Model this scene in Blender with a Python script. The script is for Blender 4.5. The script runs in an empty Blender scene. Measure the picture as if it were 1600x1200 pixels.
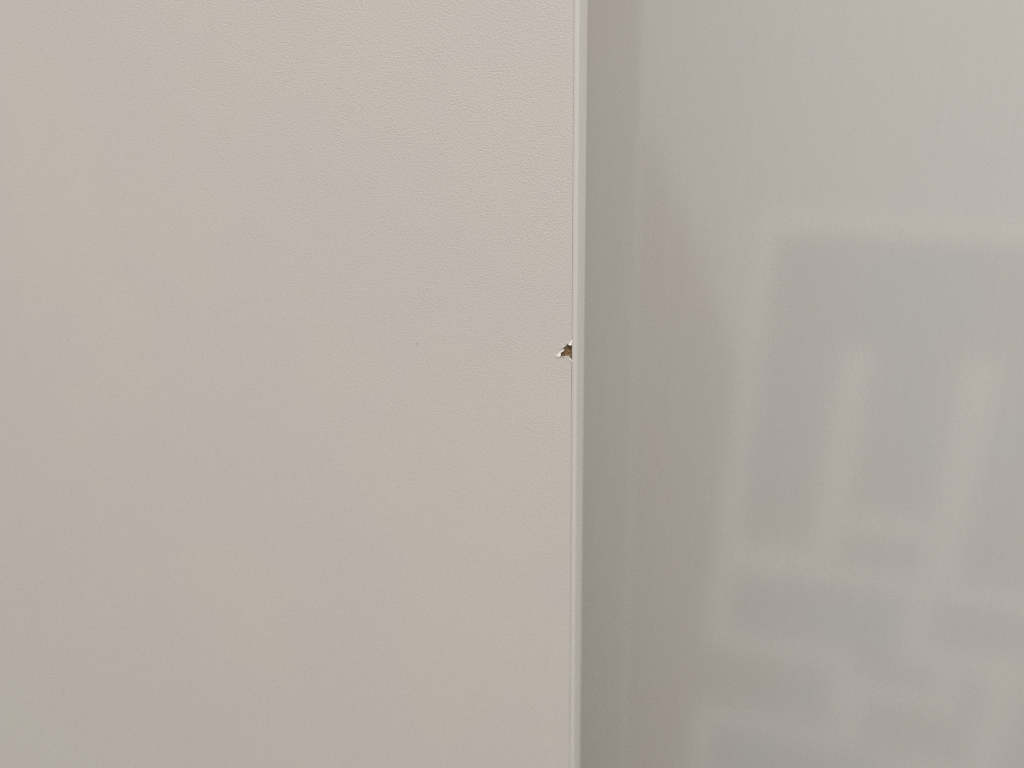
import bpy, bmesh, math, random
from mathutils import Vector, Matrix, noise
random.seed(4)
S = bpy.context.scene
col = S.collection

# ---------------------------------------------------------------- camera
CAM = Vector((0.034, -0.200, 0.0450))
YAW, PITCH, ROLL = math.radians(14.435), math.radians(15.0), math.radians(-0.918)
fw = Vector((-math.sin(YAW)*math.cos(PITCH), math.cos(YAW)*math.cos(PITCH), -math.sin(PITCH)))
rt = fw.cross(Vector((0, 0, 1))).normalized()
up = rt.cross(fw)
r2 = rt*math.cos(ROLL) + up*math.sin(ROLL)
u2 = -rt*math.sin(ROLL) + up*math.cos(ROLL)
cd = bpy.data.cameras.new('camera')
cam = bpy.data.objects.new('camera', cd)
col.objects.link(cam)
cam.matrix_world = Matrix(((r2.x, u2.x, -fw.x, CAM.x), (r2.y, u2.y, -fw.y, CAM.y),
                           (r2.z, u2.z, -fw.z, CAM.z), (0, 0, 0, 1)))
cd.sensor_width = 36.0
cd.lens = 1155/1600*36
cd.clip_start = 0.005
cd.clip_end = 50
cd.dof.use_dof = True
cd.dof.focus_distance = 0.199
cd.dof.aperture_fstop = 5.2
S.camera = cam

# ---------------------------------------------------------------- light
W = bpy.data.worlds.new('World')
S.world = W
W.use_nodes = True
bg = W.node_tree.nodes['Background']
bg.inputs[0].default_value = (1.0, 0.985, 0.96, 1)
bg.inputs[1].default_value = 0.56


def area(name, loc, target, size, energy, color):
    l = bpy.data.lights.new(name, 'AREA')
    l.shape = 'RECTANGLE'
    l.size, l.size_y = size
    l.energy = energy
    l.color = color
    o = bpy.data.objects.new(name, l)
    o.location = loc
    o.rotation_euler = (Vector(target)-Vector(loc)).to_track_quat('-Z', 'Y').to_euler()
    col.objects.link(o)
    return o


area('ceiling_lamp', (0.62, -0.66, 1.25), (0.48, -0.50, 0), (0.95, 0.6), 28.2, (1.0, 0.965, 0.91))

S.cycles.filter_width = 1.1
S.cycles.use_denoising = False

S.view_settings.view_transform = 'Standard'
S.view_settings.look = 'None'
S.view_settings.exposure = 0
S.view_settings.gamma = 1
S.view_settings.use_curve_mapping = False


# ---------------------------------------------------------------- helpers
def obj(name, bm, m, parent=None, smooth=False):
    me = bpy.data.meshes.new(name)
    bmesh.ops.recalc_face_normals(bm, faces=bm.faces)
    bm.to_mesh(me)
    bm.free()
    if smooth:
        for p in me.polygons:
            p.use_smooth = True
    me.materials.append(m)
    o = bpy.data.objects.new(name, me)
    col.objects.link(o)
    if parent:
        o.parent = parent
    return o


def thing(name, label, cat, loc=(0, 0, 0)):
    o = bpy.data.objects.new(name, None)
    o.empty_display_size = 0.05
    o.location = loc
    o['label'] = label
    o['category'] = cat
    col.objects.link(o)
    return o


def add_box(bm, x0, x1, y0, y1, z0, z1):
    r = bmesh.ops.create_cube(bm, size=1)
    for v in r['verts']:
        v.co = Vector(((x0+x1)/2+v.co.x*(x1-x0), (y0+y1)/2+v.co.y*(y1-y0), (z0+z1)/2+v.co.z*(z1-z0)))
    return r['verts']


def box(x0, x1, y0, y1, z0, z1, bev=0, seg=3):
    bm = bmesh.new()
    add_box(bm, x0, x1, y0, y1, z0, z1)
    if bev:
        bmesh.ops.bevel(bm, geom=bm.edges[:], offset=bev, segments=seg, affect='EDGES', profile=0.5)
    return bm


class Mat:
    def __init__(s, name, color, rough=0.5, spec=0.5, coat=0, coat_rough=0.1):
        s.m = bpy.data.materials.new(name)
        s.m.use_nodes = True
        s.t = s.m.node_tree
        s.b = s.t.nodes['Principled BSDF']
        s.b.inputs['Base Color'].default_value = (*color, 1)
        s.b.inputs['Roughness'].default_value = rough
        s.b.inputs['Specular IOR Level'].default_value = spec
        s.b.inputs['Coat Weight'].default_value = coat
        s.b.inputs['Coat Roughness'].default_value = coat_rough

    def n(s, t, **k):
        nd = s.t.nodes.new(t)
        for a, v in k.items():
            if a.startswith('i_'):
                nd.inputs[a[2:].replace('_', ' ')].default_value = v
            else:
                setattr(nd, a, v)
        return nd

    def l(s, a, b):
        s.t.links.new(a, b)

    def coords(s, scale=(1, 1, 1)):
        tc = s.n('ShaderNodeTexCoord')
        mp = s.n('ShaderNodeMapping')
        mp.inputs['Scale'].default_value = scale
        s.l(tc.outputs['Object'], mp.inputs['Vector'])
        return tc.outputs['Object'], mp.outputs['Vector']

    def mottle(s, vec, c0, c1, scale, detail=2):
        nz = s.n('ShaderNodeTexNoise')
        nz.inputs['Scale'].default_value = scale
        nz.inputs['Detail'].default_value = detail
        s.l(vec, nz.inputs['Vector'])
        r = s.n('ShaderNodeValToRGB')
        r.color_ramp.elements[0].position = 0.35
        r.color_ramp.elements[1].position = 0.65
        r.color_ramp.elements[0].color = (*c0, 1)
        r.color_ramp.elements[1].color = (*c1, 1)
        s.l(nz.outputs['Fac'], r.inputs['Fac'])
        s.l(r.outputs['Color'], s.b.inputs['Base Color'])
        return nz, r


# laminate with a fine embossed grain, pressed flat round the damage
M = Mat('grained_laminate', (0.6, 0.55, 0.5), 0.42, 0.4)
oc, v1 = M.coords((1.0, 1.0, 1.45))
M.mottle(oc, (0.578, 0.539, 0.512), (0.587, 0.554, 0.512), 16, 3)
n1 = M.n('ShaderNodeTexNoise')
n1.inputs['Scale'].default_value = 1520
n1.inputs['Detail'].default_value = 1.5
n1.inputs['Roughness'].default_value = 0.6
n1.inputs['Distortion'].default_value = 0.3
M.l(v1, n1.inputs['Vector'])
n3 = M.n('ShaderNodeTexNoise')
n3.inputs['Scale'].default_value = 130
M.l(oc, n3.inputs['Vector'])
mr3 = M.n('ShaderNodeMapRange')
mr3.inputs['From Min'].default_value = 0.3
mr3.inputs['From Max'].default_value = 0.7
mr3.inputs['To Min'].default_value = 0.55
mr3.inputs['To Max'].default_value = 1.1
M.l(n3.outputs['Fac'], mr3.inputs['Value'])
dist = M.n('ShaderNodeVectorMath', operation='DISTANCE')
dist.inputs[1].default_value = (-0.0025, 0, 0.0002)
M.l(oc, dist.inputs[0])
mr = M.n('ShaderNodeMapRange', interpolation_type='SMOOTHSTEP')
mr.inputs['From Min'].default_value = 0.0032
mr.inputs['From Max'].default_value = 0.0058
mr.inputs['To Min'].default_value = 0.12
mr.inputs['To Max'].default_value = 1.0
M.l(dist.outputs['Value'], mr.inputs['Value'])
mul = M.n('ShaderNodeMath', operation='MULTIPLY')
M.l(mr.outputs['Result'], mul.inputs[0])
M.l(mr3.outputs['Result'], mul.inputs[1])
bp = M.n('ShaderNodeBump')
bp.inputs['Distance'].default_value = 0.000135
M.l(mul.outputs[0], bp.inputs['Strength'])
M.l(n1.outputs['Fac'], bp.inputs['Height'])
M.l(bp.outputs['Normal'], M.b.inputs['Normal'])
LAM = M.m

M = Mat('edge_plastic', (0.60, 0.565, 0.52), 0.38, 0.45)
oc, v1 = M.coords((1, 1, 0.12))
nz, _ = M.mottle(v1, (0.520, 0.497, 0.470), (0.530, 0.505, 0.477), 220, 2)
bp = M.n('ShaderNodeBump')
bp.inputs['Distance'].default_value = 0.00003
bp.inputs['Strength'].default_value = 0.3
M.l(nz.outputs['Fac'], bp.inputs['Height'])
M.l(bp.outputs['Normal'], M.b.inputs['Normal'])
EDGE = M.m

M = Mat('brown_chipboard', (0.2, 0.13, 0.08), 0.9, 0.15)
oc, v1 = M.coords((1, 1, 1))
M.mottle(oc, (0.085, 0.050, 0.026), (0.29, 0.19, 0.11), 1500, 4)
CORE = M.m

M = Mat('beige_glue', (0.42, 0.36, 0.30), 0.7, 0.3)
oc, _ = M.coords()
M.mottle(oc, (0.22, 0.18, 0.14), (0.50, 0.45, 0.38), 140, 2)
GLUE = M.m

M = Mat('taupe_backing', (0.42, 0.31, 0.24), 0.5, 0.3)
oc, _ = M.coords()
M.mottle(oc, (0.40, 0.29, 0.22), (0.44, 0.33, 0.26), 30, 2)
BACK = M.m

M = Mat('torn_white_foil', (0.88, 0.86, 0.81), 0.6, 0.3)
oc, v1 = M.coords()
M.mottle(oc, (0.90, 0.88, 0.83), (0.96, 0.95, 0.92), 2200, 2)
TORN = M.m

M = Mat('dark_scuff', (0.36, 0.32, 0.28), 0.7, 0.2)
SCUFF = M.m

M = Mat('glossy_lacquer', (0.5, 0.49, 0.46), 0.095, 1.0)
oc, v1 = M.coords((1, 1, 0.06))
M.mottle(oc, (0.506, 0.487, 0.465), (0.499, 0.491, 0.471), 14, 2)
gr = M.n('ShaderNodeTexNoise')
gr.inputs['Scale'].default_value = 400
gr.inputs['Detail'].default_value = 3
_, v2 = M.coords((1, 1, 0.035))
M.l(v2, gr.inputs['Vector'])
gm = M.n('ShaderNodeMapRange')
gm.inputs['From Min'].default_value = 0.3
gm.inputs['From Max'].default_value = 0.7
gm.inputs['To Min'].default_value = 0.989
gm.inputs['To Max'].default_value = 1.011
M.l(gr.outputs['Fac'], gm.inputs['Value'])
vm = M.n('ShaderNodeVectorMath', operation='SCALE')
M.l(M.b.inputs['Base Color'].links[0].from_socket, vm.inputs[0])
M.l(gm.outputs['Result'], vm.inputs['Scale'])
M.l(vm.outputs[0], M.b.inputs['Base Color'])
nz = M.n('ShaderNodeTexNoise')
nz.inputs['Scale'].default_value = 300
M.l(v1, nz.inputs['Vector'])
bp = M.n('ShaderNodeBump')
bp.inputs['Distance'].default_value = 0.00003
bp.inputs['Strength'].default_value = 0.08
M.l(nz.outputs['Fac'], bp.inputs['Height'])
M.l(bp.outputs['Normal'], M.b.inputs['Normal'])
GLOSS = M.m

M = Mat('white_frame_paint', (0.85, 0.83, 0.78), 0.5, 0.4)
oc, _ = M.coords(); M.mottle(oc, (0.95, 0.93, 0.88), (0.96, 0.94, 0.90), 8)
WHITE = M.m
M = Mat('blue_grey_panel_paint', (0.3, 0.33, 0.35), 0.5, 0.4)
oc, _ = M.coords(); M.mottle(oc, (0.08, 0.12, 0.15), (0.11, 0.15, 0.18), 5)
GREY = M.m
M = Mat('stand_in_brown', (0.2, 0.12, 0.08), 0.6, 0.3)  # for the added shape that darkens and warms the panel's reflection
oc, v1 = M.coords((6, 6, 0.6)); M.mottle(v1, (0.18, 0.09, 0.045), (0.26, 0.13, 0.065), 5, 4)
BROWN = M.m

# ---------------------------------------------------------------- glossy panel behind
YR = 0.102
rp = thing('glossy_panel', 'smooth glossy grey-white panel set back behind the chipped door, with blurred reflections', 'panel', (0, YR, 0))
obj('panel_face', box(-0.55, 0.75, 0, 0.0008, -1.3, 0.95), GLOSS, rp)
obj('panel_core', box(-0.549, 0.749, 0.0009, 0.018, -1.299, 0.949), CORE, rp)

# ---------------------------------------------------------------- chipped door
door = thing('cabinet_door', 'beige grained laminate door with a small torn brown chip on its right edge', 'door')
ZB, ZT, XL = -1.25, 0.90, -0.62
P = 5600.0  # picture units per metre on the door face


def pt(x, y):
    return ((x-893.7)/(P*0.885), -(y-549)/P)


hole = [(893.4, 538.9), (891.3, 539.3), (889.5, 539.0), (888.2, 538.4), (887.3, 537.6), (886.0, 536.9), (885.2, 537.2),
        (886.2, 538.6), (886.4, 539.8), (885.1, 540.3), (884.6, 541.6), (883.9, 542.3), (881.6, 542.7), (883.0, 543.6),
        (881.9, 544.7), (879.0, 545.2), (879.4, 546.2), (883.2, 546.5), (883.0, 547.6), (881.4, 549.3), (880.0, 550.3),
        (878.4, 551.8), (877.8, 553.6), (877.9, 555.6), (877.0, 558.4), (879.2, 558.0), (882.0, 557.6), (884.2, 556.9),
        (886.6, 556.7), (888.8, 557.2), (890.4, 557.9), (891.4, 559.3), (892.3, 560.6), (893.4, 560.9)]
hole = [pt(*h) for h in hole]


def gap(z):  # width of the seam between laminate and edge band
    g = 0.00006 + 0.000015*noise.noise(Vector((0, 0, z*260)))
    if -0.011 < z < 0:
        g += 0.00005
    return max(0.00004, g)


bm = bmesh.new()
T = 0.00025
zs_up = [0.0029+(ZT-0.0029)*(i/60)**2.2 for i in range(61)]
zs_dn = [-0.0029-(-0.0029-ZB)*(i/60)**2.2 for i in range(61)]
# ring = flat surface outline, lip = torn edge standing a little proud
cx, cz, EA, EB = -0.0009, 0.0, 0.0037, 0.0029
ring, lip, side, ang = [], [], [], 90.0
XM = -0.006
nh = len(hole)
for i, (x, z) in enumerate(hole):
    a = math.degrees(math.atan2(z-cz, x-cx)) % 360
    a = 90 if a < 90 else min(a, 270)
    ang = max(ang+1.0, min(a, 270-1.0*(nh-1-i)))
    rx, rz = cx+EA*math.cos(math.radians(ang)), cz+EB*math.sin(math.radians(ang))
    if i in (0, nh-1):
        rx = -gap(rz)
        x = -gap(z)
    ln = noise.noise(Vector((i*0.55, 0, 5)))
    lift = 0.00004+0.00009*max(0, 0.35+ln)
    lip.append(bm.verts.new((x, -lift, z)))
    ring.append(bm.verts.new((rx, 0, rz)))
    side.append(bm.verts.new((XM, 0, rz)))
for i in range(nh-1):
    bm.faces.new((ring[i], ring[i+1], lip[i+1], lip[i]))
    bm.faces.new((side[i], side[i+1], ring[i+1], ring[i]))
back = [bm.verts.new((v.co.x, T-0.00002, v.co.z)) for v in lip]
for i in range(nh-1):
    bm.faces.new((lip[i], lip[i+1], back[i+1], back[i]))
r0, r1 = ring[0], ring[-1]
zt, zb = r0.co.z, r1.co.z
mt, mb = side[0], side[-1]
lt = bm.verts.new((XL, 0, zt))
lb = bm.verts.new((XL, 0, zb))
bm.faces.new([lt]+side+[lb])


def block(zs, m0, l0, rr):
    pr, pm, pl = rr, m0, l0
    rb = bm.verts.new((rr.co.x, T, rr.co.z))
    for z in zs[1:]:
        g = gap(z)
        a = bm.verts.new((-g, 0, z)); b = bm.verts.new((XM, 0, z)); c = bm.verts.new((XL, 0, z))
        e = bm.verts.new((-g, T, z))
        bm.faces.new((pr, a, b, pm)); bm.faces.new((pm, b, c, pl)); bm.faces.new((pr, rb, e, a))
        pr, pm, pl, rb = a, b, c, e


block(zs_up, mt, lt, r0)
block(zs_dn, mb, lb, r1)
bmesh.ops.triangulate(bm, faces=[f for f in bm.faces if len(f.verts) > 4])
o = obj('laminate_face', bm, LAM, door)

# core board under the laminate, rough where the chip bares it
obj('core_board', box(XL, -0.00001, 0.0010, 0.0179, ZB, ZT), CORE, door)
bm = bmesh.new()
N, Mz = 60, 90
x0, x1, z0, z1 = -0.0046, -0.00001, -0.0042, 0.0042
g = []
for j in range(Mz+1):
    row = []
    for i in range(N+1):
        x = x0+(x1-x0)*i/N
        z = z0+(z1-z0)*j/Mz
        h = 0.00036 + 0.00013*noise.fractal(Vector((x*1500, 0, z*1900)), 1.0, 2.0, 4)
        h += 0.00014*max(0, noise.noise(Vector((x*900, 7, z*900))))
        if x > -0.00022:
            h += 0.00016
        row.append(bm.verts.new((x, max(0.00026, h), z)))
    g.append(row)
for j in range(Mz):
    for i in range(N):
        bm.faces.new((g[j][i], g[j][i+1], g[j+1][i+1], g[j+1][i]))
obj('bared_core', bm, CORE, door)
# glue line closing the bottom of the seam
bm = box(-0.0012, -0.00002, 0.00027, 0.0009, 0.0044, ZT-0.001)
add_box(bm, -0.0012, -0.00002, 0.00027, 0.0009, ZB+0.001, -0.0044)
obj('glue_line', bm, GLUE, door)
obj('back_face', box(XL, -0.0003, 0.01795, 0.0182, ZB, ZT), BACK, door)

# edge band: rounded profile drawn up the full height
prof = [(0.0, 0.0179), (0.0, 0.00003)]
R, XE = 0.0013, 0.0013
for k in range(13):
    a = math.pi/2*k/12
    prof.append((XE-R+R*math.sin(a), R-R*math.cos(a)))
for k in range(13):
    a = math.pi/2*k/12
    prof.append((XE-0.0012+0.0012*math.cos(a), 0.0179-0.006+0.006*math.sin(a)))
bm = bmesh.new()
lo = [bm.verts.new((x, y, ZB)) for x, y in prof]
hi = [bm.verts.new((x, y, ZT)) for x, y in prof]
n = len(prof)
for i in range(n):
    bm.faces.new((lo[i], lo[(i+1) % n], hi[(i+1) % n], hi[i]))
bm.faces.new(lo); bm.faces.new(hi)
obj('edge_band', bm, EDGE, door, smooth=True).modifiers.new('edges', 'EDGE_SPLIT').split_angle = math.radians(40)


# torn white flakes of the foil round the chip
def flake(pts, lifts, th=0.00007):
    bm = bmesh.new()
    top = [bm.verts.new((pt(x, y)[0], -l-0.00002, pt(x, y)[1])) for (x, y), l in zip(pts, lifts)]
    bot = [bm.verts.new((pt(x, y)[0]*1.0, -l+th, pt(x, y)[1]-0.00003)) for (x, y), l in zip(pts, lifts)]
    c = sum((v.co for v in top), Vector())/len(top)+Vector((0, -0.00006, 0))
    cv = bm.verts.new(c)
    n = len(pts)
    for i in range(n):
        bm.faces.new((top[i], top[(i+1) % n], cv))
        bm.faces.new((top[i], top[(i+1) % n], bot[(i+1) % n], bot[i]))
    bm.faces.new(bot)
    obj('torn_flake', bm, TORN, door)


mm = 0.001
flake([(867.2, 554.6), (870.2, 555.5), (873.2, 555.2), (875.0, 553.3), (876.2, 551.2), (878.2, 553.6), (878.0, 556.4),
       (876.7, 558.6), (873.5, 558.7), (871.2, 557.2)],
      [0.0, .04*mm, .06*mm, .07*mm, .1*mm, .2*mm, .24*mm, .22*mm, .14*mm, .04*mm])
flake([(876.8, 551.0), (879.0, 548.9), (881.0, 547.3), (883.2, 546.7), (881.7, 548.9), (879.8, 550.6), (878.0, 551.8)],
      [.02*mm, .05*mm, .06*mm, .10*mm, .16*mm, .16*mm, .08*mm])
flake([(893.2, 530.6), (893.9, 532.8), (893.1, 535.6), (892.9, 538.9), (890.6, 539.3), (888.2, 537.9), (890.4, 537.2),
       (891.4, 534.4), (892.4, 531.8)],
      [.05*mm, .16*mm, .2*mm, .3*mm, .26*mm, .08*mm, .1*mm, .08*mm, .04*mm])
flake([(877.4, 558.9), (880.0, 557.9), (883.4, 557.2), (886.6, 556.4), (888.6, 556.9), (886.4, 557.7), (883.0, 558.5), (880.0, 559.2)],
      [.1*mm, .16*mm, .18*mm, .14*mm, .12*mm, .04*mm, .03*mm, .03*mm])
flake([(889.2, 560.7), (891.2, 561.0), (893.2, 562.0), (893.8, 563.2), (893.1, 566.4), (892.2, 566.8), (891.8, 563.6)],
      [.02*mm, .1*mm, .16*mm, .14*mm, .05*mm, .02*mm, .06*mm])
# short dark scuff on the laminate further left
bm = bmesh.new()
pts = [(-0.0465, 0.0012), (-0.04630, 0.0008), (-0.0462, 0.0003), (-0.04625, 0.0), (-0.04605, -0.0005)]
prev = None
for i, (x, z) in enumerate(pts):
    w = (0.00005, 0.00008, 0.00006, 0.00005, 0.00002)[i]
    q = [bm.verts.new((x-w, -0.00002, z)), bm.verts.new((x, -0.00005, z)), bm.verts.new((x+w, -0.00002, z)), bm.verts.new((x, 0.00002, z))]
    if prev:
        for k in range(4):
            bm.faces.new((prev[k], prev[(k+1) % 4], q[(k+1) % 4], q[k]))
    prev = q
obj('scuff_mark', bm, SCUFF, door)

# ---------------------------------------------------------------- what the glossy panel mirrors (stands behind the camera)
cf = thing('cupboard_front', 'white framed cupboard front with grey panels, a blurred reflection in the glossy panel', 'cupboard', (-0.010, -(1.572-2*YR), 0))
cf.rotation_euler = (0, 0.05, 0)
for k, (x0, x1, z0, z1) in enumerate([(0.165, 1.39, -1.10, -0.02), (0.368, 1.39, -1.33, -1.101), (0.165, 1.39, -1.75, -1.331)]):
    obj('grey_panel', box(x0, x1, -0.03, -0.012, z0, z1), GREY, cf)
for x0, x1, z0, z1 in [
        (0.155, 1.40, -0.055, -0.008), (0.155, 0.210, -1.120, -0.056), (0.378, 0.442, -0.814, -0.300),
        (0.628, 0.700, -0.849, -0.310), (0.211, 0.419, -0.895, -0.815), (0.451, 0.619, -0.745, -0.705),
        (0.420, 1.40, -0.890, -0.850), (0.611, 0.668, -1.029, -0.891), (0.211, 0.520, -1.120, -1.078),
        (0.611, 1.40, -1.072, -1.030), (0.480, 0.520, -1.270, -1.121), (0.521, 0.760, -1.195, -1.152),
        (0.712, 0.760, -1.151, -1.073), (0.155, 0.560, -1.355, -1.308), (0.155, 0.205, -1.740, -1.356),
        (0.820, 0.880, -1.740, -1.073), (0.520, 0.560, -1.307, -1.196), (0.600, 0.819, -1.400, -1.350)]:
    obj('frame_bar', box(x0, x1, -0.0118, 0.012, z0, z1, 0.002, 1), WHITE, cf)

gc = thing('brown_stand_in', 'unseen tapered brown shape, added to mirror as a dark warm blur in the glossy panel', 'reflection stand-in', (-0.24, -(1.892-2*YR), 0))  # made-up shape, added only for the dark reflection beside the door edge
bm = bmesh.new()
sect = [(0.34, 0.01), (0.33, 0.03), (0.28, 0.06), (0.20, 0.10), (0.10, 0.15), (-0.05, 0.22), (-0.22, 0.29), (-0.45, 0.37),
        (-0.7, 0.42), (-1.0, 0.50), (-1.2, 0.60), (-1.75, 0.64)]
prev = None
for z, w in sect:
    q = []
    for k in range(72):
        a = 2*math.pi*k/72
        f = 1+0.05*math.sin(9*a+z)+0.025*math.sin(17*a)
        q.append(bm.verts.new((w*f*math.cos(a), 0.2*w/0.39*f*math.sin(a)*1.1, z)))
    if prev:
        for k in range(72):
            bm.faces.new((prev[k], prev[(k+1) % 72], q[(k+1) % 72], q[k]))
    prev = q
obj('stand_in_body', bm, BROWN, gc, smooth=True)
bm = bmesh.new()
bmesh.ops.create_cone(bm, cap_ends=True, segments=24, radius1=0.012, radius2=0.012, depth=2.15)
bmesh.ops.translate(bm, verts=bm.verts, vec=(0, 0, -0.675))
obj('stand_in_pole', bm, SCUFF, gc)
